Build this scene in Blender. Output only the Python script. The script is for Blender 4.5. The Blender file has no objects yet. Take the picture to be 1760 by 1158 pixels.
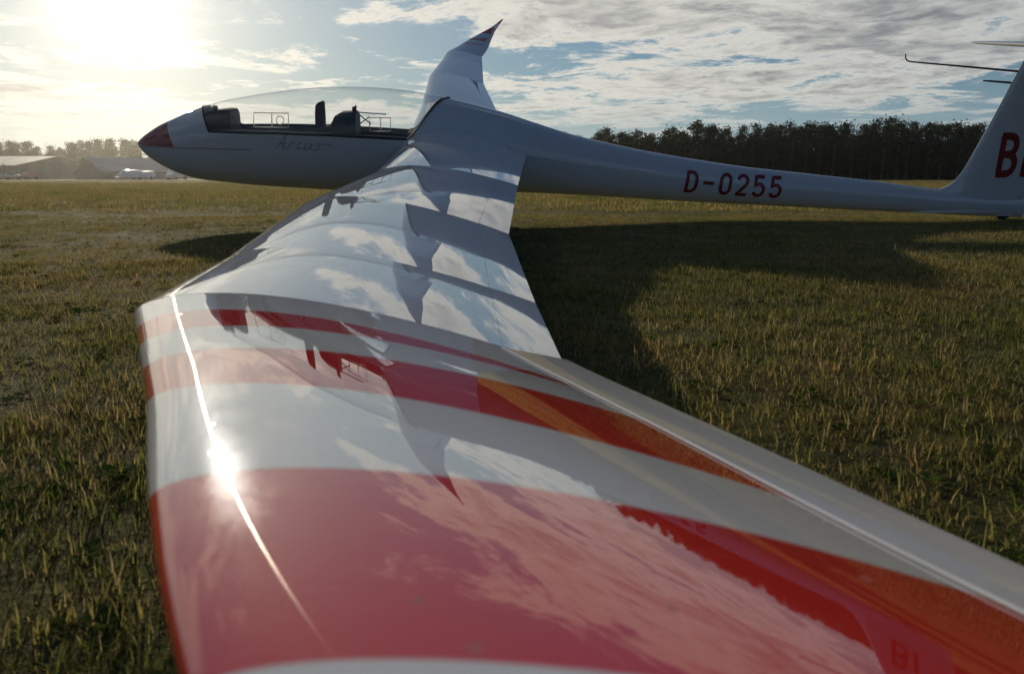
import bpy, bmesh, math, random
import numpy as np
from mathutils import Vector, Matrix
R = math.radians
rng = np.random.default_rng(7)
random.seed(7)
scn = bpy.context.scene

# ------------------------------------------------------------------ camera, sky, sun, exposure
SC = 1.2
CAMH = .36 * SC
cam_d = bpy.data.cameras.new('camera')
cam_d.sensor_width = 36.0
cam_d.lens = 36.0 * 1350 / 1760
cam_d.clip_start = .02
cam_d.clip_end = 4000
cam_d.dof.use_dof = True
cam_d.dof.focus_distance = 5.0
cam_d.dof.aperture_fstop = 11.0
cam = bpy.data.objects.new('camera', cam_d)
scn.collection.objects.link(cam)
cam.location = (0, 0, CAMH)
cam.rotation_euler = (R(90) - math.atan(274 / 1350), 0, 0)
scn.camera = cam

SUN_EL, SUN_AZ = R(12.2), R(25.5)          # elevation; azimuth to the left of +Y
SUN_DIR = Vector((-math.sin(SUN_AZ) * math.cos(SUN_EL), math.cos(SUN_AZ) * math.cos(SUN_EL), math.sin(SUN_EL)))
sun_d = bpy.data.lights.new('sun', 'SUN')
sun_d.energy = 3.0
sun_d.angle = R(.53)
sun_d.color = (1.0, .84, .61)
sun = bpy.data.objects.new('sun', sun_d)
scn.collection.objects.link(sun)
sun.rotation_euler = (-SUN_DIR).to_track_quat('-Z', 'Y').to_euler()
sun.location = (-30, 60, 30)

scn.view_settings.view_transform = 'Standard'
scn.view_settings.look = 'None'
scn.view_settings.exposure = 0.12
scn.view_settings.gamma = 1.0
scn.view_settings.use_curve_mapping = False
scn.cycles.use_denoising = True
scn.cycles.use_adaptive_sampling = True
scn.cycles.adaptive_threshold = .02
scn.cycles.adaptive_min_samples = 20
scn.cycles.max_bounces = 5
scn.cycles.diffuse_bounces = 2
scn.cycles.glossy_bounces = 4
scn.cycles.transmission_bounces = 2
scn.cycles.transparent_max_bounces = 8
scn.cycles.volume_bounces = 0
scn.cycles.sample_clamp_indirect = 6
scn.cycles.blur_glossy = .2


class NT:
    """small helper for node trees"""
    def __init__(self, tree):
        self.t = tree
        self.n = tree.nodes
        self.l = tree.links

    def new(self, kind, **kw):
        nd = self.n.new(kind)
        for k, v in kw.items():
            setattr(nd, k, v)
        return nd

    def put(self, sock, v):
        if hasattr(v, 'is_output'):
            self.l.new(v, sock)
        elif isinstance(v, (tuple, list)) and len(v) == 3 and sock.type == 'RGBA':
            sock.default_value = (*v, 1)
        else:
            sock.default_value = v

    def m(self, op, a, b=None, c=None, clamp=False):
        nd = self.new('ShaderNodeMath', operation=op, use_clamp=clamp)
        for i, v in enumerate((a, b, c)):
            if v is not None:
                self.put(nd.inputs[i], v)
        return nd.outputs[0]

    def vm(self, op, a, b=None):
        nd = self.new('ShaderNodeVectorMath', operation=op)
        self.put(nd.inputs[0], a)
        if b is not None:
            self.put(nd.inputs[1], b)
        return nd.outputs['Value'] if op in ('DOT_PRODUCT', 'LENGTH') else nd.outputs[0]

    def ss(self, v, a, b, lo=0., hi=1.):
        nd = self.new('ShaderNodeMapRange', interpolation_type='SMOOTHSTEP')
        for i, x in enumerate((v, a, b, lo, hi)):
            self.put(nd.inputs[i], x)
        return nd.outputs[0]

    def noise(self, vec, scale, detail=4., rough=.5, dist=0., w=None):
        nd = self.new('ShaderNodeTexNoise', noise_dimensions='4D' if w is not None else '3D')
        self.put(nd.inputs['Vector'], vec)
        nd.inputs['Scale'].default_value = scale
        nd.inputs['Detail'].default_value = detail
        nd.inputs['Roughness'].default_value = rough
        nd.inputs['Distortion'].default_value = dist
        if w is not None:
            nd.inputs['W'].default_value = w
        return nd.outputs[0]

    def mix(self, f, a, b, blend='MIX'):
        nd = self.new('ShaderNodeMix', data_type='RGBA', blend_type=blend)
        self.put(nd.inputs[0], f)
        self.put(nd.inputs[6], a)
        self.put(nd.inputs[7], b)
        return nd.outputs[2]


world = bpy.data.worlds.new('World')
scn.world = world
world.use_nodes = True
W = NT(world.node_tree)
W.n.clear()
sky = W.new('ShaderNodeTexSky', sky_type='NISHITA')
sky.sun_disc = False
sky.sun_elevation = SUN_EL
sky.sun_rotation = -SUN_AZ
sky.altitude = 50
sky.air_density = 1.0
sky.dust_density = .4
sky.ozone_density = 1.6
tc = W.new('ShaderNodeTexCoord')
D = tc.outputs['Generated']
sep = W.new('ShaderNodeSeparateXYZ')
W.put(sep.inputs[0], D)
dz = W.m('MAXIMUM', sep.outputs[2], 0.0)
den = W.m('ADD', dz, .06)
comb = W.new('ShaderNodeCombineXYZ')
W.put(comb.inputs[0], W.m('DIVIDE', sep.outputs[0], den))
W.put(comb.inputs[1], W.m('DIVIDE', sep.outputs[1], den))
comb.inputs[2].default_value = 0
P2 = comb.outputs[0]
cosang = W.vm('DOT_PRODUCT', D, tuple(SUN_DIR))
ang = W.m('MULTIPLY', W.m('ARCCOSINE', W.m('MINIMUM', cosang, .99999)), 180 / math.pi)
# clouds: a broken sheet on a plane overhead
CW = 101.0
big = W.noise(P2, .26, 2., .5, 0., CW)
mid = W.noise(P2, 1.35, 7., .72, .4, CW + 4)
cov = W.m('ADD', W.m('MULTIPLY', W.m('SUBTRACT', big, .5), 1.0), mid)
cov = W.m('SUBTRACT', cov, W.ss(sep.outputs[2], .225, .30, 0., .13))      # the bank thins out overhead
dens = W.ss(cov, .455, .555)
core = W.ss(cov, .51, .70)
fine = W.noise(P2, 4.5, 3., .65, .4, CW + 9)
warm = W.m('EXPONENT', W.m('MULTIPLY', ang, -1 / 20.))
c_edge = W.mix(warm, (.62, .61, .56), (1.0, .92, .78))
c_core = W.mix(warm, (.20, .21, .225), (.62, .57, .49))
ccol = W.mix(W.m('MULTIPLY', core, W.ss(fine, .3, .7, .30, 1.0)), c_edge, c_core)
# clear air: the sky model, its glow near the sun compressed by the thin veil of high cloud
SKYS = .060
skyc = W.vm('MULTIPLY', sky.outputs[0], (SKYS * .70, SKYS, SKYS * 1.28))
lum = W.vm('DOT_PRODUCT', skyc, (.3, .5, .2))
grey = W.new('ShaderNodeCombineXYZ')
for k_ in range(3): W.put(grey.inputs[k_], lum)
skyc = W.mix(.0, skyc, grey.outputs[0])
sc1 = W.new('ShaderNodeVectorMath', operation='SCALE')
W.put(sc1.inputs[0], skyc)
W.put(sc1.inputs['Scale'], W.m('DIVIDE', 1.0, W.m('ADD', W.m('MULTIPLY', lum, 1.3), 1.0)))
veilc = W.mix(warm, (.29, .40, .475), (.74, .70, .62))
veil = W.m('MAXIMUM', W.ss(sep.outputs[2], -.02, .17, .92, .0), W.m('MULTIPLY', warm, .80))
air = W.mix(veil, sc1.outputs[0], veilc)
lowfade = W.ss(sep.outputs[2], .01, .10, .0, 1.0)
mixed = W.mix(W.m('MULTIPLY', W.m('MULTIPLY', dens, lowfade), .95), air, ccol)
# glare of the low sun through the thin cloud
g1 = W.m('MULTIPLY', W.m('EXPONENT', W.m('MULTIPLY', W.m('POWER', W.m('DIVIDE', ang, W.ss(mid, .3, .7, 1.9, 3.1)), 2.), -1.)), 4.0)
g2 = W.m('MULTIPLY', W.m('EXPONENT', W.m('DIVIDE', ang, -6.)), .28)
gs = W.new('ShaderNodeVectorMath', operation='SCALE')
W.put(gs.inputs[0], (1.0, .95, .86))
W.put(gs.inputs['Scale'], W.m('ADD', g1, g2))
total = W.vm('ADD', mixed, gs.outputs[0])
# thin cloud scatters forward: the sky grows dimmer away from the sun
away = W.new('ShaderNodeVectorMath', operation='MULTIPLY')
W.put(away.inputs[0], total)
W.put(away.inputs[1], W.mix(W.ss(ang, 30., 100.), (1., 1., 1.), (.42, .51, .64)))
bg = W.new('ShaderNodeBackground')
W.put(bg.inputs[0], away.outputs[0])
bg.inputs[1].default_value = 1.0
world.cycles.sampling_method = 'MANUAL'
world.cycles.sample_map_resolution = 512
wo = W.new('ShaderNodeOutputWorld')
W.l.new(bg.outputs[0], wo.inputs[0])

# ------------------------------------------------------------------ helpers
col = scn.collection


def tag(o, label=None, cat=None, group=None, kind=None):
    if label: o['label'] = label
    if cat: o['category'] = cat
    if group: o['group'] = group
    if kind: o['kind'] = kind
    return o


def empty(name, loc=(0, 0, 0), rot=(0, 0, 0)):
    o = bpy.data.objects.new(name, None)
    o.empty_display_size = .2
    col.objects.link(o)
    o.location = loc
    o.rotation_euler = rot
    return o


def mesh_obj(name, verts, faces, mat, parent=None, smooth=True, uv=None, angle=None):
    me = bpy.data.meshes.new(name)
    me.from_pydata([tuple(map(float, v)) for v in verts], [], [tuple(map(int, f)) for f in faces])
    me.update()
    if uv is not None:
        lay = me.uv_layers.new(name='UVMap')
        idx = np.zeros(len(me.loops), dtype=np.int32)
        me.loops.foreach_get('vertex_index', idx)
        lay.data.foreach_set('uv', np.asarray(uv, dtype=np.float32)[idx].ravel())
    if mat: me.materials.append(mat)
    if smooth:
        me.polygons.foreach_set('use_smooth', [True] * len(me.polygons))
        if angle: me.set_sharp_from_angle(angle=R(angle))
    o = bpy.data.objects.new(name, me)
    col.objects.link(o)
    if parent: o.parent = parent
    return o


class MB:
    def __init__(self):
        self.v = []
        self.f = []

    def box(self, a, b):
        i = len(self.v)
        (x0, y0, z0), (x1, y1, z1) = a, b
        self.v += [(x0, y0, z0), (x1, y0, z0), (x1, y1, z0), (x0, y1, z0), (x0, y0, z1), (x1, y0, z1), (x1, y1, z1), (x0, y1, z1)]
        self.f += [(i, i + 3, i + 2, i + 1), (i + 4, i + 5, i + 6, i + 7), (i, i + 1, i + 5, i + 4), (i + 1, i + 2, i + 6, i + 5), (i + 2, i + 3, i + 7, i + 6), (i + 3, i, i + 4, i + 7)]
        return self

    def tube(self, pts, r, n=8, closed=False):
        pts = [Vector(p) for p in pts]
        rr = r if hasattr(r, '__len__') else [r] * len(pts)
        base = len(self.v)
        m = len(pts)
        for k, p in enumerate(pts):
            a = pts[k - 1] if (k > 0 or closed) else p
            b = pts[(k + 1) % m] if (k < m - 1 or closed) else p
            t = (b - a).normalized()
            up = Vector((0, 0, 1)) if abs(t.z) < .9 else Vector((1, 0, 0))
            s = t.cross(up).normalized()
            w = s.cross(t)
            for j in range(n):
                q = 2 * math.pi * j / n
                self.v.append(tuple(p + (s * math.cos(q) + w * math.sin(q)) * rr[k]))
        for k in range(m if closed else m - 1):
            for j in range(n):
                a0 = base + k * n + j
                a1 = base + k * n + (j + 1) % n
                b0 = base + ((k + 1) % m) * n + j
                b1 = base + ((k + 1) % m) * n + (j + 1) % n
                self.f.append((a0, a1, b1, b0))
        if not closed:
            self.f.append(tuple(base + j for j in range(n))[::-1])
            self.f.append(tuple(base + (m - 1) * n + j for j in range(n)))
        return self

    def poly(self, pts):
        i = len(self.v)
        self.v += [tuple(p) for p in pts]
        self.f.append(tuple(range(i, i + len(pts))))
        return self

    def loft(self, rings, cap=True, closed=True):
        base = len(self.v)
        n = len(rings[0])
        for r_ in rings: self.v += [tuple(p) for p in r_]
        for k in range(len(rings) - 1):
            for j in range(n if closed else n - 1):
                a = base + k * n
                b = a + n
                self.f.append((a + j, a + (j + 1) % n, b + (j + 1) % n, b + j))
        if cap and closed:
            self.f.append(tuple(base + j for j in range(n))[::-1])
            self.f.append(tuple(base + (len(rings) - 1) * n + j for j in range(n)))
        return self

    def build(self, name, mat, parent=None, smooth=False, angle=None):
        return mesh_obj(name, self.v, self.f, mat, parent, smooth, None, angle)


def new_mat(name):
    m = bpy.data.materials.new(name)
    m.use_nodes = True
    T = NT(m.node_tree)
    T.n.clear()
    out = T.new('ShaderNodeOutputMaterial')
    return m, T, out


def pbr(name, color, rough=.5, metal=0., coat=0., noise=None, spec=.5):
    """plain principled material with a little colour variation"""
    m, T, out = new_mat(name)
    b = T.new('ShaderNodeBsdfPrincipled')
    if noise:
        sc_, amt = noise
        tcn = T.new('ShaderNodeTexCoord')
        nz = T.noise(tcn.outputs['Object'], sc_, 5., .6)
        colr = T.mix(T.ss(nz, .3, .7), tuple(c * (1 - amt) for c in color), tuple(min(1, c * (1 + amt)) for c in color))
        T.put(b.inputs['Base Color'], colr)
    else:
        b.inputs['Base Color'].default_value = (*color, 1)
    b.inputs['Roughness'].default_value = rough
    b.inputs['Metallic'].default_value = metal
    b.inputs['Coat Weight'].default_value = coat
    b.inputs['Coat Roughness'].default_value = .03
    b.inputs['Specular IOR Level'].default_value = spec
    T.l.new(b.outputs[0], out.inputs[0])
    return m


WHITE = (.60, .605, .615)
RED = (.52, .024, .018)


def gelcoat(name, colour_fn, polish=0.):
    m, T, out = new_mat(name)
    b = T.new('ShaderNodeBsdfPrincipled')
    tcn = T.new('ShaderNodeTexCoord')
    ob = tcn.outputs['Object']
    # dust film in soft patches, dried drops and insect specks in the clear coat
    film = T.ss(T.noise(ob, 5., 6., .7), .45, .75)
    vo = T.new('ShaderNodeTexVoronoi')
    T.put(vo.inputs['Vector'], ob)
    vo.inputs['Scale'].default_value = 55.
    sepc = T.new('ShaderNodeSeparateColor')
    T.put(sepc.inputs[0], vo.outputs['Color'])
    speck = T.m('MULTIPLY', T.ss(vo.outputs['Distance'], .10, .16, 1., 0.), T.ss(sepc.outputs[0], .80, .84))
    T.put(b.inputs['Base Color'], T.mix(T.m('ADD', T.m('MULTIPLY', speck, .55), T.m('MULTIPLY', film, .08)), colour_fn(T), (.30, .27, .22)))
    b.inputs['Roughness'].default_value = .45
    b.inputs['Specular IOR Level'].default_value = 0.
    T.put(b.inputs['Coat Weight'], T.m('SUBTRACT', 1.0, T.m('MULTIPLY', speck, .8)))
    b.inputs['Coat IOR'].default_value = 1.62
    T.put(b.inputs['Coat Roughness'], T.m('ADD', T.m('MULTIPLY', film, .030), T.m('ADD', T.m('MULTIPLY', speck, .25), .012)))
    # faint waviness of the skin
    bump = T.new('ShaderNodeBump')
    bump.inputs['Strength'].default_value = .02
    bump.inputs['Distance'].default_value = .01
    T.put(bump.inputs['Height'], T.noise(tcn.outputs['Object'], 3.0, 2., .5))
    T.l.new(bump.outputs[0], b.inputs['Normal'])
    T.l.new(bump.outputs[0], b.inputs['Coat Normal'])
    if polish:      # hairline polishing marks running along the chord
        tg = T.new('ShaderNodeTangent', direction_type='UV_MAP')
        an = T.new('ShaderNodeBsdfAnisotropic', distribution='BECKMANN')
        an.inputs['Roughness'].default_value = .085
        an.inputs['Anisotropy'].default_value = .90
        an.inputs['Rotation'].default_value = .185
        T.l.new(tg.outputs[0], an.inputs['Tangent'])
        mx = T.new('ShaderNodeMixShader')
        mx.inputs[0].default_value = polish
        T.l.new(b.outputs[0], mx.inputs[1]); T.l.new(an.outputs[0], mx.inputs[2]); T.l.new(mx.outputs[0], out.inputs[0])
        return m
    T.l.new(b.outputs[0], out.inputs[0])
    return m


def band(T, v, a, b, w=.0012):
    return T.m('MULTIPLY', T.ss(v, T.m('SUBTRACT', a, w) if hasattr(a, 'is_output') else a - w, T.m('ADD', a, w) if hasattr(a, 'is_output') else a + w),
               T.ss(v, T.m('SUBTRACT', b, w) if hasattr(b, 'is_output') else b - w, T.m('ADD', b, w) if hasattr(b, 'is_output') else b + w, 1., 0.))


def wing_colour(T):
    uvn = T.new('ShaderNodeUVMap')
    s = T.new('ShaderNodeSeparateXYZ')
    T.put(s.inputs[0], uvn.outputs[0])
    u, v = s.outputs[0], s.outputs[1]
    uu = T.m('MULTIPLY', u, u)
    ln = lambda k, c, x=u: T.m('ADD', T.m('MULTIPLY', x, k), c)
    b1 = band(T, v, ln(.16, 5.835, uu), ln(.02, 5.945))
    b2 = band(T, v, ln(.03, 6.055), ln(.12, 6.165))
    b3 = band(T, v, ln(.045, 6.340), ln(.05, 6.474))
    b4 = band(T, v, 6.66, 9.)
    f = T.m('MAXIMUM', T.m('MAXIMUM', b1, b2), T.m('MAXIMUM', b3, b4))
    return T.mix(f, WHITE, RED)


def fus_colour(T):
    tcn = T.new('ShaderNodeTexCoord')
    s = T.new('ShaderNodeSeparateXYZ')
    T.put(s.inputs[0], tcn.outputs['Object'])
    x, z = s.outputs[0], s.outputs[2]
    # red nose cap with a raked edge, then a thin cheat line
    edge = T.m('ADD', T.m('MULTIPLY', T.m('SUBTRACT', z, .88), -.39), -3.04)
    cap = T.ss(T.m('SUBTRACT', x, edge), -.002, .002, 1., 0.)
    cap = T.m('MULTIPLY', cap, T.ss(z, .868, .872))
    line = T.m('MULTIPLY', band(T, z, .856, .868), T.ss(x, -2.3, -2.29, 1., 0.))
    return T.mix(T.m('MAXIMUM', cap, T.m('MULTIPLY', line, .55)), WHITE, (.34, .05, .04))


M = {}
M['wing'] = gelcoat('wing_gelcoat', wing_colour, .0025)
M['fus'] = gelcoat('fuselage_gelcoat', fus_colour)
M['white'] = gelcoat('white_gelcoat', lambda T: T.mix(0., WHITE, WHITE))
M['redpaint'] = pbr('red_lettering', (.22, .012, .012), .35)
M['darkpaint'] = pbr('grey_script', (.22, .22, .23), .4)
M['dark'] = pbr('dark_trim', (.025, .025, .027), .6, noise=(30, .3))
M['liner'] = pbr('cockpit_liner', (.12, .12, .125), .8, noise=(12, .2))
M['fabric'] = pbr('seat_fabric', (.05, .048, .045), .9, noise=(60, .3))
M['rubber'] = pbr('rubber', (.02, .02, .02), .8)
M['metal'] = pbr('metal', (.5, .5, .5), .35, 1.)
M['probe'] = pbr('probe_metal', (.10, .10, .11), .4, .6)
M['tape'] = pbr('hinge_tape', (.75, .75, .74), .3, noise=(14, .06))
M['frame'] = None


def glass_mat():
    m, T, out = new_mat('canopy_glass')
    tr = T.new('ShaderNodeBsdfTransparent')
    tr.inputs[0].default_value = (.955, .965, .97, 1)
    gl = T.new('ShaderNodeBsdfGlossy')
    gl.inputs['Roughness'].default_value = .02
    g = T.new('ShaderNodeNewGeometry')
    cosv = T.m('ABSOLUTE', T.vm('DOT_PRODUCT', g.outputs['Incoming'], g.outputs['Normal']))
    fres = T.m('ADD', T.m('MULTIPLY', T.m('POWER', T.m('SUBTRACT', 1.0, cosv), 5.), .9), .06)
    mx = T.new('ShaderNodeMixShader')
    T.l.new(fres, mx.inputs[0])
    T.l.new(tr.outputs[0], mx.inputs[1])
    T.l.new(gl.outputs[0], mx.inputs[2])
    T.l.new(mx.outputs[0], out.inputs[0])
    return m


M['glass'] = glass_mat()


def plexi_mat():
    m, T, out = new_mat('milky_window_frame')
    d = T.new('ShaderNodeBsdfPrincipled'); d.inputs['Base Color'].default_value = (.85, .85, .85, 1); d.inputs['Roughness'].default_value = .2
    t = T.new('ShaderNodeBsdfTranslucent'); t.inputs[0].default_value = (.9, .9, .88, 1)
    mx = T.new('ShaderNodeMixShader'); mx.inputs[0].default_value = .7
    T.l.new(d.outputs[0], mx.inputs[1]); T.l.new(t.outputs[0], mx.inputs[2]); T.l.new(mx.outputs[0], out.inputs[0])
    return m


M['frame'] = plexi_mat()

# ------------------------------------------------------------------ ground
def ground_mat():
    m, T, out = new_mat('field_ground')
    g = T.new('ShaderNodeNewGeometry')
    p = g.outputs['Position']
    n1 = T.noise(p, .35, 4., .6)
    n2 = T.noise(p, 2.2, 5., .65)
    n3 = T.noise(p, 26., 6., .7)
    c = T.mix(T.ss(n1, .35, .65), (.095, .105, .030), (.14, .128, .044))
    c = T.mix(T.ss(n2, .4, .7), c, (.120, .105, .040))
    c = T.mix(T.ss(n3, .30, .62), (.040, .038, .016), c)
    b = T.new('ShaderNodeBsdfPrincipled')
    T.put(b.inputs['Base Color'], c)
    b.inputs['Roughness'].default_value = .95
    b.inputs['Specular IOR Level'].default_value = .1
    bp = T.new('ShaderNodeBump')
    bp.inputs['Strength'].default_value = .9
    bp.inputs['Distance'].default_value = .05
    T.put(bp.inputs['Height'], T.m('ADD', T.m('MULTIPLY', n3, .6), n2))
    T.l.new(bp.outputs[0], b.inputs['Normal'])
    T.l.new(b.outputs[0], out.inputs[0])
    return m


def ground_h(x, y):
    return (.018 * math.sin(x * 1.3 + 1.1 * math.sin(y * .7)) * math.sin(y * 1.1 + .6 * math.sin(x * .9)) + .02 * math.sin(x * .37 + 1) * math.sin(y * .29))


def build_ground():
    # one sheet: fine near the aircraft, coarse to the horizon
    ax = sorted(set([-1500, -700, -300, -150, -80, -45, -28] + list(np.arange(-18, 18.01, .4)) + [28, 45, 80, 150, 300, 700, 1500]))
    ay = sorted(set([-400, -120, -40, -18] + list(np.arange(-8, 30.01, .4)) + [36, 45, 60, 80, 110, 150, 200, 280, 400, 800, 1800]))
    v = []
    for y in ay:
        for x in ax:
            fade = max(0, min(1, (26 - max(abs(x) * 1.5, abs(y - 11) * 1.4)) / 6))
            v.append((x, y, ground_h(x, y) * fade))
    nx = len(ax)
    f = [(j * nx + i, j * nx + i + 1, (j + 1) * nx + i + 1, (j + 1) * nx + i) for j in range(len(ay) - 1) for i in range(nx - 1)]
    o = mesh_obj('ground', v, f, ground_mat())
    return tag(o, 'wide mown airfield of short grass reaching to the trees', 'ground', kind='structure')


build_ground()

# ------------------------------------------------------------------ glider geometry (body frame: x aft, y starboard, z up)
RHO, YAW = R(9.877), R(2.589)
ST = np.array([.33, 2.1, 3.95, 5.2, 5.7, 6.1, 6.5, 6.8, 7.05, 7.3])
LE = np.array([-.755, -.75, -.758, -.631, -.58, -.405, -.23, -.05, .115, .262])
TE = np.array([.213, .053, -.074, -.077, -.078, .010, .070, .125, .195, .284])
INC = np.radians([1.8, 3.6, 7.4, 7.75, 7.9, 7.9, 7.9, 7.9, 7.9, 7.9])
DIH = np.radians([2.83, 5.8, 8.0, 9.75, 14.0, 16.2, 19.5, 22.5, 26])


def hermite(x, xs, ys):
    m = np.gradient(ys, xs)
    i = int(np.clip(np.searchsorted(xs, x) - 1, 0, len(xs) - 2))
    h = xs[i + 1] - xs[i]
    t = (x - xs[i]) / h
    return (2 * t**3 - 3 * t * t + 1) * ys[i] + (t**3 - 2 * t * t + t) * h * m[i] + (-2 * t**3 + 3 * t * t) * ys[i + 1] + (t**3 - t * t) * h * m[i + 1]


TIP_S = np.array([5.7, 6.1, 6.5, 6.8, 7.05, 7.3])
TIP_D = np.radians([13.0, 14.8, 17.6, 21., 24.5, 27.5])
_ts = np.linspace(5.7, 7.3, 321)
_td = np.interp(_ts, TIP_S, TIP_D)
_ty = np.concatenate([[0], np.cumsum(np.cos((_td[1:] + _td[:-1]) / 2) * .005)])
_tz = np.concatenate([[0], np.cumsum(np.sin((_td[1:] + _td[:-1]) / 2) * .005)])


def wing_y_z(s):
    y, z = ST[0], .7039
    if s < ST[0]:
        return y + (s - ST[0]), z + (s - ST[0]) * math.tan(DIH[0])
    for i in range(4):
        L = min(s, ST[i + 1]) - ST[i]
        if L <= 0: break
        y += L * math.cos(DIH[i])
        z += L * math.sin(DIH[i])
    if s > 5.7:
        y += float(np.interp(s, _ts, _ty)); z += float(np.interp(s, _ts, _tz))
    return y, z


def plan(s):
    if s <= 5.7: return np.interp(s, ST, LE), np.interp(s, ST, TE)
    return hermite(s, ST[4:], LE[4:]), hermite(s, ST[4:], TE[4:])


def foil(u, s, top):
    t = np.interp(s, [0, .26, .34, .44, .62, 3.95, 5.7, 6.5, 7.3], [.34, .30, .20, .16, .14, .135, .12, .10, .09])
    m, p = .028, .45
    yt = 5 * t * (.2969 * math.sqrt(max(u, 0)) - .126 * u - .3516 * u * u + .2843 * u**3 - .1036 * u**4)
    yc = m / p**2 * (2 * p * u - u * u) if u < p else m / (1 - p)**2 * ((1 - 2 * p) + 2 * p * u - u * u)
    return yc + yt if top else yc - yt


def wing_point(s, u, top, side, seg=None, defl=0., hinge=.85):
    """seg: which dihedral segment this section belongs to (creases are doubled)"""
    le, te = plan(s)
    c = te - le
    y, z = wing_y_z(s)
    inc = np.interp(s, ST, INC)
    if s < 5.7 - 1e-6 or (seg is not None and seg < 4):
        k = seg if seg is not None else int(np.clip(np.searchsorted(ST, s) - 1, 0, 8))
        d = DIH[k]
    else:
        d = np.interp(s, TIP_S, TIP_D)
    n = foil(u, s, top) * c + c * inc * (.7 - u)
    if u > hinge: n += (u - hinge) * c * math.tan(defl)
    return (SC * (le + u * c), SC * side * (y - n * math.sin(d)), SC * (z + n * math.cos(d)))


def wing_strip(name, s0, s1, c0, c1, side, mat, parent, defl=0., step=.14, hinge=.85, vmap=None, n=None, flap=False):
    """closed aerofoil piece between chord fractions c0..c1 and span s0..s1; hard breaks at the panel joints"""
    cuts = [s0] + [b for b in (2.1, 3.95, 5.2, 5.7) if s0 + 1e-4 < b < s1 - 1e-4] + [s1]
    n = n or (6 if flap else 30)
    C0 = c0 if callable(c0) else (lambda s: c0)
    C1 = c1 if callable(c1) else (lambda s: c1)
    front = C0(s0) == 0
    ts = [((1 - math.cos(math.pi * k / n * .5)) if front else k / n) for k in range(n + 1)]
    V, Fc, UV = [], [], []
    for a, b in zip(cuts[:-1], cuts[1:]):
        k = max(2, int(math.ceil((b - a) / (step if b > .8 else .05))) + 1)
        ss = np.linspace(a, b, k)
        seg = int(np.clip(np.searchsorted(ST, (a + b) / 2) - 1, 0, 8))
        base = len(V)
        ring = [(t, True) for t in ts[::-1]] + [(t, False) for t in (ts[1:] if front else ts)]
        m = len(ring)
        for s in ss:
            for (f_, t) in ring:
                u = C0(s) + (C1(s) - C0(s)) * f_
                V.append(wing_point(s, u, t, side, seg if seg < 4 else None, defl, hinge(s) if callable(hinge) else hinge))
                UV.append((u, vmap(s) if vmap else s))
        for i in range(k - 1):
            for j in range(m):
                q = [base + i * m + j, base + i * m + (j + 1) % m, base + (i + 1) * m + (j + 1) % m, base + (i + 1) * m + j]
                Fc.append(q if side > 0 else q[::-1])
        e0 = [base + j for j in range(m)]
        e1 = [base + (k - 1) * m + j for j in range(m)]
        Fc.append(e0[::-1] if side > 0 else e0)
        Fc.append(e1 if side > 0 else e1[::-1])
    return mesh_obj(name, V, Fc, mat, parent, True, UV, 28)


DROP = .09 * SC        # the wheels stand this high in the body frame
glider = empty('glider', (-.1199 * SC, 6.7107 * SC, -DROP), (RHO, 0, YAW))
tag(glider, 'white two seat glider with red tipped wings resting on its near wing in the grass', 'glider')

right_map = lambda s: np.interp(s, [0, 5.7, 6.13, 6.20, 6.35, 6.44, 6.70, 6.95, 7.13, 7.3], [0, 5.7, 5.84, 5.95, 6.06, 6.19, 6.35, 6.48, 6.66, 6.9])
tip_hinge = lambda s: float(np.interp(s, [5.7, 6.4, 7.3], [.85, .83, .82]))
for side in (-1, 1):
    vm = None if side < 0 else right_map
    w = wing_strip('wing', .14, 5.697, 0, .85, side, M['wing'], glider, vmap=vm)
    w['label'] = 'near wing mirroring the clouds and fuselage' if side < 0 else 'far wing raised behind the canopy'
    wing_strip('wing_tip', 5.703, 7.3, 0, tip_hinge, side, M['wing'], w, step=.03, vmap=vm)
    wing_strip('flap', .40, 2.097, .8508, 1, side, M['wing'], w, vmap=vm, flap=True)
    wing_strip('flap', 2.103, 3.945, .8508, 1, side, M['wing'], w, vmap=vm, flap=True)
    wing_strip('aileron', 3.955, 5.694, .8508, 1, side, M['wing'], w, R(1.0), vmap=vm, flap=True)
    wing_strip('tip_aileron', 5.706, 7.3, lambda s: tip_hinge(s) + .004, 1, side, M['white'], w, R(9) if side < 0 else R(2), .03, tip_hinge, vmap=vm, flap=True)
    # raised sealing tape along the hinge of the tip
    V, Fc = [], []
    ss = np.linspace(5.71, 7.2, 60)
    for s in ss:
        a = Vector(wing_point(s, tip_hinge(s) - .010, True, side)); b = Vector(wing_point(s, tip_hinge(s), True, side))
        V += [tuple(a + Vector((0, 0, .0008))), tuple((a + b) / 2 + Vector((0, 0, .0022))), tuple(b + Vector((0, 0, .0012)))]
    for i in range(len(ss) - 1):
        for j in range(2):
            q = [3 * i + j, 3 * i + j + 1, 3 * i + j + 4, 3 * i + j + 3]
            Fc.append(q if side < 0 else q[::-1])
    mesh_obj('hinge_tape', V, Fc, M['tape'], w)

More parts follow.
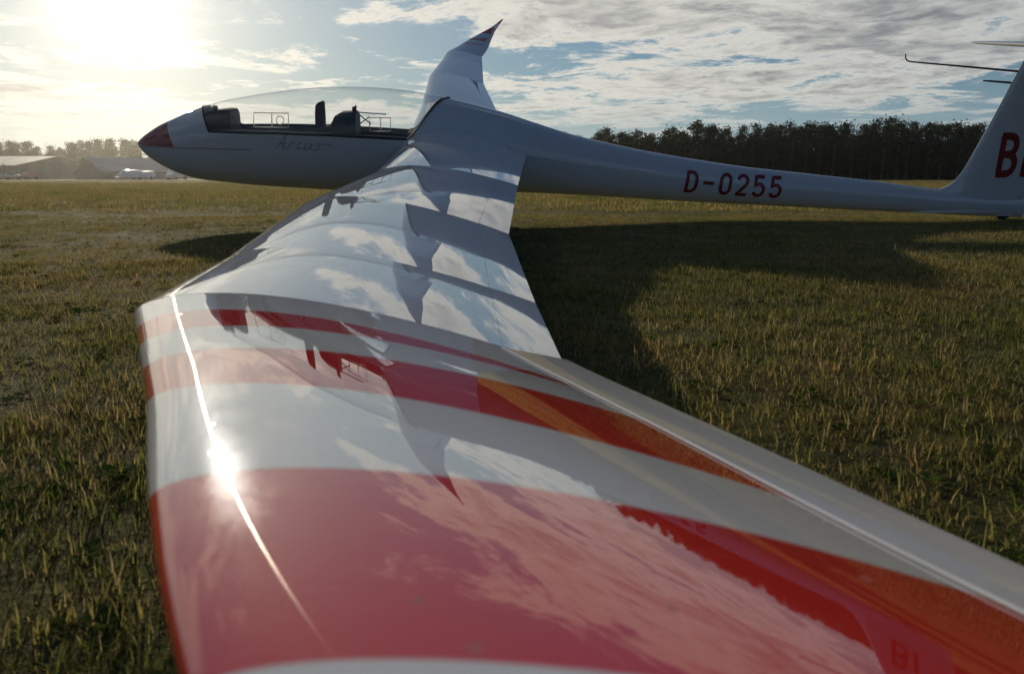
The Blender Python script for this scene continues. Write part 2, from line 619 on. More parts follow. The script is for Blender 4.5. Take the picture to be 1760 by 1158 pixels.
# fuselage sections: x, top, bottom, half width
TOP = [(-3.456, .882), (-3.43, .905), (-3.399, .93), (-3.248, 1.028), (-3.073, 1.109), (-2.872, 1.189), (-2.702, 1.243), (-2.341, 1.313), (-1.846, 1.379), (-1.409, 1.397), (-.972, 1.378), (-.698, 1.342), (-.489, 1.306), (-.25, 1.252), (-.005, 1.189), (.362, 1.076), (.706, .972), (1.053, .89), (1.404, .817), (1.876, .738), (2.294, .675), (3.197, .577), (3.809, .513), (4.494, .43), (5.0, .385), (5.45, .36)]
BOT = [(-3.456, .862), (-3.43, .83), (-3.395, .788), (-3.247, .672), (-2.986, .559), (-2.601, .503), (-2.041, .457), (-1.474, .428), (-.901, .416), (-.324, .41), (.258, .403), (.844, .373), (1.437, .337), (2.035, .301), (2.639, .27), (3.248, .239), (3.864, .208), (4.485, .177), (5.112, .145), (5.45, .135)]
WID = [(-3.456, .012), (-3.43, .055), (-3.395, .09), (-3.25, .16), (-3.0, .235), (-2.6, .305), (-2.0, .36), (-1.3, .375), (-.6, .35), (0, .29), (.5, .235), (1.0, .195), (1.5, .172), (2.0, .157), (3.0, .13), (4.0, .105), (4.6, .09), (5.45, .05)]
SIL = [(-3.456, .872), (-3.2, .93), (-2.9, .985), (-2.677, 1.013), (-2.0, 1.01), (-1.437, .989), (-.851, .958), (-.4, .92), (.3, .80), (1.0, .68), (5.45, .25)]


def tab(T_):
    xs = np.array([p[0] for p in T_]); ys = np.array([p[1] for p in T_])
    def fn(x):
        return float(hermite(min(max(x, xs[0]), xs[-1]), xs, ys))
    return fn


fT, fB, fW = tab(TOP), tab(BOT), tab(WID)
fS = lambda x: float(np.interp(x, [p[0] for p in SIL], [p[1] for p in SIL]))


def sec_pow(x): return float(np.interp(x, [-3.4, -2.8, -1, 0, 1.5], [2.0, 2.25, 2.3, 2.1, 2.0]))


def sec(x, th, grow=0.):
    zt, zb, w, n = fT(x), fB(x), fW(x), sec_pow(x)
    zc = zb + (zt - zb) * .47
    c, s = math.cos(th), math.sin(th)
    h = (zt - zc) if s >= 0 else (zc - zb)
    y = (w + grow) * abs(c)**(2 / n) * (1 if c >= 0 else -1)
    z = zc + (h + grow) * abs(s)**(2 / n) * (1 if s >= 0 else -1)
    return (x, y, z)


def th_of_z(x, z):
    zt, zb, n = fT(x), fB(x), sec_pow(x)
    zc = zb + (zt - zb) * .47
    h = (zt - zc) if z >= zc else (zc - zb)
    r = min(1, abs(z - zc) / h)**(n / 2)
    return math.asin(r) * (1 if z >= zc else -1)


def side_y(x, z):
    return abs(sec(x, th_of_z(x, z))[1])


def grid(name, rows, mat, parent, flip=False, angle=40):
    n = len(rows[0])
    V = [p for r_ in rows for p in r_]
    Fc = []
    for i in range(len(rows) - 1):
        for j in range(n - 1):
            q = (i * n + j, i * n + j + 1, (i + 1) * n + j + 1, (i + 1) * n + j)
            Fc.append(q[::-1] if flip else q)
    return V, Fc


def add_patch(V, Fc, rows, flip=False):
    n = len(rows[0]); b = len(V)
    for r_ in rows: V += r_
    for i in range(len(rows) - 1):
        for j in range(n - 1):
            q = (b + i * n + j, b + i * n + j + 1, b + (i + 1) * n + j + 1, b + (i + 1) * n + j)
            Fc.append(q[::-1] if flip else q)


X0, X1 = -3.456, 5.45
xs_all = np.unique(np.concatenate([X0 + (np.linspace(0, 1, 14)**2) * .35, np.linspace(X0 + .35, 1.2, 64), np.linspace(1.2, X1, 36)]))
V, Fc = [], []
# lower hull up to the sill, one sweep from port sill round the keel to starboard sill
rows = []
for x in xs_all:
    ts = th_of_z(x, fS(x))
    rows.append([sec(x, -math.pi - ts + (math.pi + 2 * ts) * k / 40) for k in range(41)])
add_patch(V, Fc, rows)
# upper shell: nose deck and turtle deck, bounded by the raked canopy edges
cf = lambda v: -2.677 + (-2.79 + 2.677) * v**.8          # front canopy edge
cr = lambda v: -.851 + (-.46 + .851) * v**.75             # rear canopy edge


def upper(xa, xb, nu, nv=24, grow=0.):
    rows = []
    for i in range(nu + 1):
        t = i / nu
        r_ = []
        for k in range(nv + 1):
            a = k / nv                   # 0 starboard sill .. 1 port sill
            v = 1 - abs(2 * a - 1)
            x = xa(v) + (xb(v) - xa(v)) * t
            ts = th_of_z(x, fS(x))
            r_.append(sec(x, ts + (math.pi - 2 * ts) * a, grow))
        rows.append(r_)
    return rows


add_patch(V, Fc, upper(lambda v: X0, cf, 26))
add_patch(V, Fc, upper(cr, lambda v: X1, 60))
fus = mesh_obj('fuselage', V, Fc, M['fus'], glider)
bm = bmesh.new(); bm.from_mesh(fus.data)
bmesh.ops.remove_doubles(bm, verts=bm.verts, dist=.0008)
bmesh.ops.recalc_face_normals(bm, faces=bm.faces)
bm.to_mesh(fus.data); bm.free()
fus.data.polygons.foreach_set('use_smooth', [True] * len(fus.data.polygons))

# canopy: one blown bubble of two skins, with its seal
Vc, Fcc = [], []
add_patch(Vc, Fcc, upper(cf, cr, 40, 32, .002))
canopy = mesh_obj('canopy', Vc, Fcc, M['glass'], glider)
canopy['label'] = 'clear one piece bubble canopy over both seats'
rim = [upper(cf, cr, 40, 32, .002)]
g = rim[0]
loop = [g[i][0] for i in range(41)] + [g[40][k] for k in range(1, 33)] + [g[i][32] for i in range(39, -1, -1)] + [g[0][k] for k in range(31, 0, -1)]
MB().tube(loop, .008, 6, True).build('canopy_frame', M['dark'], canopy, True)


def on_canopy(x, z, off=.004):
    y = side_y(x, z)
    return (x, -(y + off), z)


# sliding vent windows outlined in the canopy
def vent(x0, x1, z0, z1, hole):
    m = MB()
    pts = [on_canopy(x0, z0), on_canopy((x0 + x1) / 2, z0), on_canopy(x1, z0), on_canopy(x1, (z0 + z1) / 2), on_canopy(x1, z1), on_canopy((x0 + x1) / 2, z1), on_canopy(x0, z1), on_canopy(x0, (z0 + z1) / 2)]
    m.tube(pts, .005, 5, True)
    xm = x0 + (x1 - x0) * .52
    m.tube([on_canopy(xm, z0), on_canopy(xm, (z0 + z1) / 2), on_canopy(xm, z1)], .006, 5)
    if hole:
        xc, zc = x0 + (x1 - x0) * .76, (z0 + z1) / 2
        m.tube([on_canopy(xc + .035 * math.cos(a), zc + .035 * math.sin(a), .006) for a in np.linspace(0, 2 * math.pi, 14)[:-1]], .005, 5, True)
    m.build('vent_window', M['frame'], canopy, True)


vent(-2.25, -1.93, 1.065, 1.185, True)
vent(-1.19, -1.0, 1.035, 1.15, False)

# cockpit: liner, instrument hoods, seats, headrest
rows = []
for x in np.linspace(-2.75, -.8, 26):
    zs = fS(x) - .012
    ts = th_of_z(x, zs)
    rows.append([sec(x, -math.pi - ts + (math.pi + 2 * ts) * k / 24, -.03) for k in range(25)])
Vl, Fl = [], []
add_patch(Vl, Fl, rows, True)
mesh_obj('cockpit_liner', Vl, Fl, M['liner'], glider)
for sd in (-1, 1):
    m = MB()
    pts_in, pts_out = [], []
    for x in np.linspace(-2.66, -.87, 24):
        y = side_y(x, fS(x))
        pts_out.append((x, sd * (y - .006), fS(x) + .012)); pts_in.append((x, sd * (y - .07), fS(x) + .018))
    rings = [[(a[0], a[1], a[2] - .02), a, b, (b[0], b[1], b[2] - .03)] for a, b in zip(pts_out, pts_in)]
    m.loft(rings).build('cockpit_sill', M['dark'], glider)


def rounded_slab(x0, x1, z0, z1, w, r=.04, n=4):
    """hood shape: rounded profile in y/z, extruded along x"""
    prof = [(-w, z0)]
    for k in range(n + 1):
        a = math.pi - math.pi / 2 * k / n
        prof.append((-w + r + r * math.cos(a), z1 - r + r * math.sin(a)))
    for k in range(n + 1):
        a = math.pi / 2 - math.pi / 2 * k / n
        prof.append((w - r + r * math.cos(a), z1 - r + r * math.sin(a)))
    prof.append((w, z0))
    return [[(x, y, z) for (y, z) in prof] for x in (x0, x1)]


def hood(name, pts_x, mat, w, r=.05):
    m = MB()
    rings = []
    for (x, zt) in pts_x:
        rings.append(rounded_slab(x, x, .9, zt, w, r)[0])
    m.loft(rings)
    return m.build(name, mat, glider, True, 35)


ip = hood('instrument_panel', [(-2.735, 1.10), (-2.715, 1.182), (-2.56, 1.196), (-2.515, 1.19), (-2.505, 1.175)], M['dark'], .17, .05)
MB().tube([(-2.68, -.02, 1.17), (-2.672, -.02, 1.225)], [.032, .022], 10).build('compass', M['dark'], ip, True)
ip2 = hood('instrument_panel', [(-1.60, .98), (-1.585, 1.08), (-1.545, 1.145), (-1.49, 1.172), (-1.36, 1.176), (-1.345, 1.165)], M['dark'], .16, .06)
MB().tube([(-1.37, -.03, 1.16), (-1.37, -.03, 1.215), (-1.35, -.03, 1.225)], [.022, .024, .02], 8).build('variometer_knob', M['dark'], ip2, True)
# front seat back with tall headrest, rear seat back
m = MB()
prof = [(-1.742, 1.03), (-1.735, 1.16), (-1.725, 1.235), (-1.70, 1.26), (-1.672, 1.268), (-1.660, 1.25), (-1.662, 1.12), (-1.668, 1.03)]
m.loft([[(x, y, z) for (x, z) in prof] for y in (-.075, -.05, .05, .075)])
hr = m.build('headrest', M['fabric'], glider, True, 40)
m = MB()
m.loft([[(-1.80, y, .62), (-1.70, y, 1.035), (-1.64, y, 1.035), (-1.74, y, .60)] for y in (-.2, -.1, .1, .2)])
m.build('seat', M['fabric'], glider)
m = MB()
m.loft([[(-.98, y, .62), (-.86, y, 1.0), (-.80, y, 1.0), (-.92, y, .60)] for y in (-.2, -.1, .1, .2)])
m.build('seat', M['fabric'], glider)
# canopy stays and rear rail seen through the glass
m = MB()
m.tube([(-1.345, -.02, 1.17), (-1.07, -.02, 1.15)], .006, 6).tube([(-1.33, -.02, 1.15), (-1.22, -.02, 1.06)], .006, 6).tube([(-1.33, -.02, 1.06), (-1.23, -.02, 1.13)], .006, 6)
m.build('canopy_stay', M['metal'], glider, True)
m = MB()
m.tube([(-2.34, -.2, 1.0), (-2.36, -.2, 1.06), (-2.41, -.2, 1.085)], .009, 6)
m.build('canopy_latch', M['dark'], glider, True)

# fin, rudder, tailplane, probes
def fin_ring(z, x_le, x_te, t, c0=0., c1=1., n=12):
    c = x_te - x_le
    us = [c0 + (c1 - c0) * (1 - math.cos(math.pi * .5 * k / n)) if c0 == 0 else c0 + (c1 - c0) * k / n for k in range(n + 1)]
    ft = lambda u: 5 * t * (.2969 * math.sqrt(u) - .126 * u - .3516 * u * u + .2843 * u**3 - .1036 * u**4) * c
    return [(x_le + u * c, ft(u), z) for u in us[::-1]] + [(x_le + u * c, -ft(u), z) for u in (us[1:] if c0 == 0 else us)]


finz = [.20, .30, .40, .43, .47, .52, .60, .70, .9, 1.1, 1.4, 1.7, 1.80]
fle = [4.15, 4.30, 4.47, 4.53, 4.61, 4.665, 4.715, 4.76, 4.835, 4.905, 5.005, 5.105, 5.14]
fte = [5.80, 5.81, 5.82, 5.825, 5.83, 5.835, 5.84, 5.845, 5.855, 5.86, 5.87, 5.88, 5.88]
fth = [.10, .09, .085, .085, .085, .088, .09, .095, .10, .105, .11, .115, .115]
MB().loft([fin_ring(z, a, b, t, 0, .68) for z, a, b, t in zip(finz, fle, fte, fth)]).build('fin', M['white'], glider, True, 40)
rud = MB().loft([fin_ring(z, a, b, t, .687, 1.0, 8) for z, a, b, t in zip(finz, fle, fte, fth)]).build('rudder', M['white'], glider, True, 40)


def tail_ring(y, x_le, x_te, z, t, c0, c1, n=12):
    r_ = fin_ring(0, x_le, x_te, t, c0, c1, n)
    return [(p[0], y, z + p[1]) for p in r_]


ys = [-1.42, -1.38, -1.2, -.6, 0, .6, 1.2, 1.38, 1.42]
tle = [5.42, 5.36, 5.31, 5.20, 5.12, 5.20, 5.31, 5.36, 5.42]
tte = [5.62, 5.64, 5.66, 5.70, 5.73, 5.70, 5.66, 5.64, 5.62]
MB().loft([tail_ring(y, a, b, 1.82, .11, 0, .72) for y, a, b in zip(ys, tle, tte)]).build('tailplane', M['white'], glider, True, 40)
MB().loft([tail_ring(y, a, b, 1.82, .11, .73, 1, 6) for y, a, b in zip(ys, tle, tte)]).build('elevator', M['white'], glider, True, 40)
MB().tube([(3.915, 0, 1.725), (3.922, 0, 1.69), (3.945, 0, 1.664), (3.98, 0, 1.656), (4.5, 0, 1.617), (5.06, 0, 1.575)], [.006, .0065, .007, .007, .009, .011], 8).build('total_energy_probe', M['probe'], glider, True)
MB().tube([(4.735, 0, 1.487), (4.80, 0, 1.483), (5.02, 0, 1.468)], [.006, .009, .011], 8).build('pitot_probe', M['probe'], glider, True)

# wheels
def wheel(name, x, z, r, w):
    m = MB()
    rings = []
    for (k, rr) in ((-w, r * .62), (-w, r * .86), (-w * .6, r * .98), (0, r), (w * .6, r * .98), (w, r * .86), (w, r * .62)):
        rings.append([(x + rr * math.cos(a), k, z + rr * math.sin(a)) for a in np.linspace(0, 2 * math.pi, 28)[:-1]])
    t = m.loft(rings).build(name, M['rubber'], glider, True, 40)
    MB().tube([(x, -w * .9, z), (x, w * .9, z)], r * .6, 16).build('hub', M['metal'], t)
    return t


wheel('main_wheel', -.75, DROP + .20, .20, .06)
MB().box((-.79, -.12, DROP + .2), (-.71, -.075, .47)).box((-.79, .075, DROP + .2), (-.71, .12, .47)).box((-.77, -.12, DROP + .18), (-.73, .12, DROP + .22)).build('gear_leg', M['metal'], glider)
for sd in (-1, 1):
    MB().box((-1.05, sd * .16 - .006, .30), (-.42, sd * .16 + .006, .44)).build('gear_door', M['white'], glider)
wheel('tail_wheel', 5.25, DROP + .075, .075, .03)
MB().box((5.17, -.046, DROP + .05), (5.33, -.034, .25)).box((5.17, .034, DROP + .05), (5.33, .046, .25)).build('tail_fork', M['white'], glider)

# ---- lettering as thin strokes laid on the skin
def stroke_glyph(ch):
    a = lambda cx, cy, rx, ry, t0, t1, n=12: [(cx + rx * math.cos(R(t0 + (t1 - t0) * k / n)), cy + ry * math.sin(R(t0 + (t1 - t0) * k / n))) for k in range(n + 1)]
    if ch == 'D': return [[(.09, .07), (.09, .93)], [(0.02, .93), (.28, .93)] + a(.28, .63, .24, .30, 90, 0) + [(.52, .37)] + a(.28, .37, .24, .30, 0, -90) + [(.02, .07)]]
    if ch == '-': return [[(.04, .5), (.54, .5)]]
    if ch == '0': return [a(.3, .68, .22, .25, 0, 180) + a(.3, .32, .22, .25, 180, 360) + [(.52, .68)]]
    if ch == '2': return [a(.3, .70, .22, .23, 170, 0) + a(.22, .70, .30, .30, 0, -40) + [(.08, .07), (.08, .07), (.56, .07)]]
    if ch == '5': return [[(.52, .93), (.12, .93), (.10, .52)] + a(.29, .36, .23, .25, 120, 0) + a(.29, .32, .23, .25, 0, -160)]
    if ch == 'B': return [[(.09, .06), (.09, .94)], [(.02, .94), (.30, .94)] + a(.30, .73, .20, .21, 90, -90) + [(.09, .52)], [(.30, .52)] + a(.30, .29, .24, .23, 90, -90) + [(.02, .06)]]
    if ch == 'I': return [[(.09, .0), (.09, 1.0)]]
    return []


def resample(pts, d):
    out = [np.array(pts[0], float)]
    for p, q in zip(pts[:-1], pts[1:]):
        p, q = np.array(p, float), np.array(q, float)
        L = np.linalg.norm(q - p)
        if L < 1e-6: continue
        for k in range(1, max(1, int(math.ceil(L / d))) + 1):
            out.append(p + (q - p) * k / max(1, int(math.ceil(L / d))))
    return out


def lay_strokes(name, strokes, frame, width, mat, parent, off=.002):
    """strokes in glyph units -> ribbons; frame maps a 2D point to 3D with an offset along the skin"""
    V, Fc = [], []
    for st_i, st in enumerate(strokes):
        pts = resample(st, .06)
        b = len(V)
        o2 = off + .0006 * (st_i % 3)
        for k, p in enumerate(pts):
            t = pts[min(k + 1, len(pts) - 1)] - pts[max(k - 1, 0)]
            t = t / (np.linalg.norm(t) + 1e-9)
            nrm = np.array([-t[1], t[0]]) * width / 2
            V.append(frame(p + nrm, o2)); V.append(frame(p - nrm, o2))
        for k in range(len(pts) - 1):
            Fc.append((b + 2 * k, b + 2 * k + 1, b + 2 * k + 3, b + 2 * k + 2))
    return mesh_obj(name, V, Fc, mat, parent, False)


def reg_frame(ox, oz, h, slant, slope):
    def fr(p, off):
        x = ox + p[0] * h + p[1] * h * slant
        z = oz + p[1] * h + slope * (x - ox)
        return (x, -(side_y(x, z) + off), z)
    return fr


xx = 1.83
for ch in 'D-0255':
    zb = .428 - .070 * (xx - 1.83)
    lay_strokes('registration_letter', stroke_glyph(ch), reg_frame(xx, zb, .215, .12, -.07), .155, M['redpaint'], fus)
    xx += .172


def fin_frame(ox, oz, hx, h, slant):
    def fr(p, off):
        x, z = ox + p[0] * hx + p[1] * slant, oz + p[1] * h
        le, te, t = np.interp(z, finz, fle), np.interp(z, finz, fte), np.interp(z, finz, fth)
        c = te - le; u = min(max((x - le) / c, .01), 1)
        ft = 5 * t * (.2969 * math.sqrt(u) - .126 * u - .3516 * u * u + .2843 * u**3 - .1036 * u**4) * c
        return (x, -(ft + off), z)
    return fr


finobj = [o for o in glider.children if o.name == 'fin'][0]
lay_strokes('fin_letter', stroke_glyph('B'), fin_frame(5.035, .565, .335, .425, -.015), .17, M['redpaint'], finobj, .003)
lay_strokes('fin_letter', stroke_glyph('I'), fin_frame(5.30, .56, .335, .425, -.015), .17, M['redpaint'], finobj, .003)

# thin script lettering under the sill
S_ = [[(a_ * 1.5, b_) for a_, b_ in q_] for q_ in [[(0, .0), (.10, .30), (.20, .75), (.27, 1.0), (.28, .7), (.30, .25), (.36, .02), (.46, .12)], [(.08, .34), (.22, .42), (.42, .40)],
      [(.56, .05), (.62, .45), (.68, .55), (.80, .42)], [(1.12, .42), (1.0, .52), (.94, .25), (1.02, .04), (1.16, .14)],
      [(1.28, .5), (1.28, .12), (1.40, .04), (1.52, .2), (1.56, .5), (1.56, .1), (1.66, .04)], [(1.98, .46), (1.88, .52), (1.84, .36), (1.96, .22), (1.92, .05), (1.78, .06), (1.70, .04)], [(1.16, .14), (1.28, .12)], [(1.98, .46), (2.4, .44)]]]
lay_strokes('script_lettering', S_, reg_frame(-2.07, .870, .135, .45, -.035), .06, M['darkpaint'], fus)

# ------------------------------------------------------------------ hangars
M['roof_pale'] = pbr('pale_roof_sheet', (.46, .46, .44), .6, noise=(.4, .12))
M['roof_grey'] = pbr('grey_roof_sheet', (.24, .24, .26), .65, noise=(.4, .12))
M['hwall'] = pbr('hangar_wall', (.10, .105, .09), .8, noise=(.5, .2))
M['hdoor'] = pbr('hangar_door', (.14, .15, .16), .6, noise=(.5, .15))


def hangar(label, E1, along, depth_v, length, eave, ridge, roofm, doors):
    """gabled shed; E1 front left eave corner in plan, along/depth_v unit vectors, depth in vector length"""
    root = empty('hangar', (E1[0], E1[1], 0))
    tag(root, label, 'hangar')
    a = Vector((*along, 0)); d = Vector((*depth_v, 0)); L = length; zz = Vector((0, 0, 1))
    p = lambda s, t, z: tuple(a * s + d * t + zz * z)
    m = MB()
    m.v = [p(0, 0, 0), p(L, 0, 0), p(L, 1, 0), p(0, 1, 0), p(0, 0, eave), p(L, 0, eave), p(L, 1, eave), p(0, 1, eave), p(0, .5, ridge), p(L, .5, ridge)]
    m.f = [(0, 1, 5, 4), (1, 2, 6, 9, 5), (2, 3, 7, 6), (3, 0, 4, 8, 7)]
    m.build('wall', M['hwall'], root)
    for (t0, t1) in ((-.03, .5), (1.03, .5)):
        m = MB()
        k = .03 / .5 * (ridge - eave)
        e = [Vector(p(-.3, t0, eave - k + .06)), Vector(p(L + .3, t0, eave - k + .06)), Vector(p(L + .3, t1, ridge + .06)), Vector(p(-.3, t1, ridge + .06))]
        u = Vector((0, 0, .12))
        m.loft([[tuple(v) for v in e], [tuple(v + u) for v in e]])
        m.build('roof', roofm, root)
    n = doors
    w = L * .8 / n
    for i in range(n):
        s0 = L * .1 + i * w
        m = MB()
        q = [Vector(p(s0 + .05, -.004, .05)), Vector(p(s0 + w - .05, -.004, .05)), Vector(p(s0 + w - .05, -.004, eave * .88)), Vector(p(s0 + .05, -.004, eave * .88))]
        o_ = d.normalized() * (-.06 - .05 * (i % 2))
        m.loft([[tuple(v) for v in q], [tuple(v + o_) for v in q]])
        m.build('door', M['hdoor'], root)
    return root


hangar('hangar with pale sheet roof at the far left edge', (-126., 170.), (1, 0), (0, 30), 21.2, 2.9, 5.0, M['roof_pale'], 4)
nn = math.hypot(8, 6.9)
hangar('low hangar with big grey roof below the glider nose', (-76.6, 150.), (8 / nn, 6.9 / nn), (-13.8, 16), 13.0, 1.5, 4.2, M['roof_grey'], 3)

# ------------------------------------------------------------------ far parked aircraft and vehicles
M['farwhite'] = pbr('parked_white', (.80, .80, .80), .3, coat=.4)
M['farred'] = pbr('parked_red', (.35, .05, .04), .4, coat=.4)
M['farglass'] = pbr('parked_glass', (.03, .04, .05), .1)


def parked_glider(loc, rz, roll, label):
    root = empty('parked_glider', loc, (roll, 0, rz))
    tag(root, label, 'glider')
    m = MB()
    st = [(-3.2, .02, .75), (-3.0, .18, .74), (-2.2, .33, .78), (-1.2, .36, .85), (-.2, .25, .9), (1, .14, .86), (3.4, .09, .72)]
    m.loft([[(x, r * .8 * math.cos(a), z + r * math.sin(a)) for a in np.linspace(0, 2 * math.pi, 13)[:-1]] for (x, r, z) in st])
    m.build('fuselage', M['farwhite'], root, True)
    for sd in (-1, 1):
        m = MB()
        m.loft([[(x0, sd * y, z), (x0 + c * .3, sd * y, z + c * .1), (x0 + c, sd * y, z), (x0 + c * .3, sd * y, z - c * .05)] for (y, x0, c, z) in ((.2, -.7, .9, 1.0), (5, -.6, .7, 1.25), (7.4, -.45, .35, 1.45), (7.5, -.3, .2, 1.8))])
        m.build('wing', M['farwhite'], root)
    m = MB()
    m.loft([[(x0, .04, z), (x0 + c, .01, z), (x0 + c, -.01, z), (x0, -.04, z)] for (z, x0, c) in ((.7, 2.8, 1.0), (1.9, 3.2, .7))])
    m.build('fin', M['farwhite'], root)
    MB().box((3.2, -1.2, 1.88), (3.7, 1.2, 1.93)).build('tailplane', M['farwhite'], root)
    m = MB()
    m.loft([[(x, r * math.cos(a), z + r * math.sin(a)) for a in np.linspace(0, math.pi, 9)] for (x, r, z) in ((-2.6, .05, .98), (-2.1, .26, .92), (-1.2, .3, .98), (-.6, .08, 1.12))])
    m.build('canopy', M['farglass'], root, True)
    MB().tube([(-1.0, -.06, .2), (-1.0, .06, .2)], .2, 14).build('wheel', M['rubber'], root)
    return root


def parked_car(loc, rz, mat, label, cat, van=False):
    root = empty('parked_van' if van else 'parked_car', loc, (0, 0, rz))
    tag(root, label, cat)
    prof = [(-2.1, .35), (-2.15, .75), (-1.9, .95), (-1.0, 1.02), (-.4, 1.48), (1.2, 1.5), (1.9, 1.05), (2.15, .95), (2.2, .4)] if not van else [(-2.3, .35), (-2.4, .9), (-1.9, 1.15), (-1.4, 1.9), (-1.0, 2.05), (2.3, 2.05), (2.4, 1.9), (2.4, .4)]
    m = MB()
    m.loft([[(x, y * (.88 if z > 1.1 else 1), z) for (x, z) in prof] for y in (-.85, -.78, .78, .85)])
    m.build('body', mat, root)
    for sd in (-1, 1):
        if van:
            MB().poly([(-1.7, sd * .765, 1.25), (-.8, sd * .765, 1.25), (-.8, sd * .755, 1.85), (-1.3, sd * .755, 1.85)]).build('side_window', M['farglass'], root)
        else:
            MB().poly([(-.85, sd * .765, 1.08), (1.5, sd * .765, 1.08), (1.1, sd * .755, 1.42), (-.4, sd * .755, 1.42)]).build('side_window', M['farglass'], root)
        for x in (-1.4, 1.4):
            MB().tube([(x, sd * .72, .33), (x, sd * .88, .33)], .33, 14).build('wheel', M['rubber'], root)
    return root


def trailer(loc, rz, label):
    root = empty('glider_trailer', loc, (0, 0, rz))
    tag(root, label, 'trailer')
    m = MB()
    m.loft([[(x, s * math.cos(a) * .62 if abs(math.cos(a)) < .98 else s * math.cos(a) * .62, .45 + h * max(0, math.sin(a))) for a in np.linspace(0, math.pi, 11)] for (x, s, h) in ((-3.9, .5, .5), (-3.6, .85, .9), (-2.6, 1, 1.25), (0, 1, 1.25), (3.2, .9, .95), (3.4, .8, .8))])
    m.build('body', M['farwhite'], root, True, 40)
    MB().tube([(-3.8, 0, .5), (-5.0, 0, .45)], .05, 6).build('drawbar', M['metal'], root)
    for sd in (-1, 1):
        MB().tube([(.2, sd * .6, .3), (.2, sd * .75, .3)], .3, 12).build('wheel', M['rubber'], root)
    return root


def at(px, Y): return ((px - 880) / 1350 * Y, Y, 0)


parked_glider(at(20, 150), R(215), R(8), 'white glider parked with one wing up before the pale roofed hangar')
parked_car(at(64, 158), R(80), M['farred'], 'small red car parked right of the leftmost parked glider', 'car')
trailer(at(246, 140), R(75), 'white glider trailer parked under the grey hangar eave beside a white car')
parked_car(at(267, 142), R(100), M['farwhite'], 'white car parked under the grey hangar eave beside a trailer', 'car')
parked_car(at(316, 150), R(75), M['farwhite'], 'white van standing behind the small glider below the big glider nose', 'van', True)
parked_glider(at(333, 158), R(70), R(-6), 'small white glider parked beneath the belly of the big glider nose')
trailer(at(402, 160), R(80), 'lone white trailer seen under the cockpit of the big glider')

# ------------------------------------------------------------------ trees
def leaf_mat(name, a, b):
    m, T, out = new_mat(name)
    oi = T.new('ShaderNodeObjectInfo')
    g = T.new('ShaderNodeNewGeometry')
    nz = T.noise(g.outputs['Position'], .9, 3., .6)
    c = T.mix(T.ss(nz, .3, .7), a, b)
    c = T.mix(T.m('MULTIPLY', oi.outputs['Random'], .5), c, (.05, .055, .018))
    df = T.new('ShaderNodeBsdfDiffuse'); T.put(df.inputs[0], c)
    tl = T.new('ShaderNodeBsdfTranslucent'); T.put(tl.inputs[0], c)
    mx = T.new('ShaderNodeMixShader'); mx.inputs[0].default_value = .25
    T.l.new(df.outputs[0], mx.inputs[1]); T.l.new(tl.outputs[0], mx.inputs[2]); T.l.new(mx.outputs[0], out.inputs[0])
    return m


M['needles'] = leaf_mat('pine_needles', (.022, .032, .014), (.045, .058, .022))
M['leaves'] = leaf_mat('broad_leaves', (.035, .045, .014), (.06, .068, .022))
M['bark'] = pbr('bark', (.10, .07, .05), .9, noise=(3, .3))


def crown_mesh(kind, H, seed, nclump, per):
    r = np.random.default_rng(seed)
    V, Fc = [], []
    for c in range(nclump):
        t = r.uniform(.06, 1)
        if kind == 'pine':
            z = H * (.12 + .84 * t)
            rad = H * .19 * (1.06 - t)**.6 * r.uniform(.3, 1.2)
        else:
            z = H * (.10 + .80 * t)
            rad = H * .26 * math.sqrt(max(.04, 1 - (2 * t - .85)**2 * .8)) * r.uniform(.25, 1.1)
        az = r.uniform(0, 6.283)
        cx, cy = rad * math.cos(az), rad * math.sin(az)
        cs = H * r.uniform(.035, .085) * (1.15 - .5 * t)
        p = r.normal(0, 1, (per, 3)) * (cs, cs, cs * .6) + (cx, cy, z)
        q = r.normal(0, 1, (2, per, 3)); q /= np.linalg.norm(q, axis=2)[:, :, None]
        sz = r.uniform(.10, .26, (per, 1))
        b = len(V) * 4 * per
        V.append(np.stack([p + q[0] * sz, p + q[1] * sz * .6, p - q[0] * sz, p - q[1] * sz * .6], 1).reshape(-1, 3))
        Fc += [(b + 4 * k, b + 4 * k + 1, b + 4 * k + 2, b + 4 * k + 3) for k in range(per)]
    V = np.concatenate(V)
    return V, Fc


def trunk_mesh(H, seed):
    r = np.random.default_rng(seed + 50)
    m = MB()
    bend = r.uniform(-.25, .25, 2)
    m.tube([(0, 0, -.1), (bend[0] * .3, bend[1] * .3, H * .3), (bend[0], bend[1], H * .65), (bend[0] * 1.2, bend[1] * 1.2, H * .95)], [.24, .17, .10, .03], 7)
    for k in range(9):
        z = H * r.uniform(.25, .85); a = r.uniform(0, 6.28); L = H * r.uniform(.08, .17)
        m.tube([(bend[0] * z / H, bend[1] * z / H, z), (L * math.cos(a) * .6, L * math.sin(a) * .6, z + L * .25), (L * math.cos(a), L * math.sin(a), z + L * .35)], [.06, .04, .015], 5)
    return m


TREES = []
for i in range(7):
    kind = 'pine' if i < 5 else 'broad'
    V, Fc = crown_mesh(kind, 10., 100 + i, 62, 34)
    cm = bpy.data.meshes.new('crown'); cm.from_pydata([tuple(v) for v in V], [], Fc); cm.materials.append(M['needles' if kind == 'pine' else 'leaves'])
    tm_ = trunk_mesh(10., i)
    tm = bpy.data.meshes.new('trunk'); tm.from_pydata(tm_.v, [], tm_.f); tm.materials.append(M['bark'])
    TREES.append((kind, cm, tm))


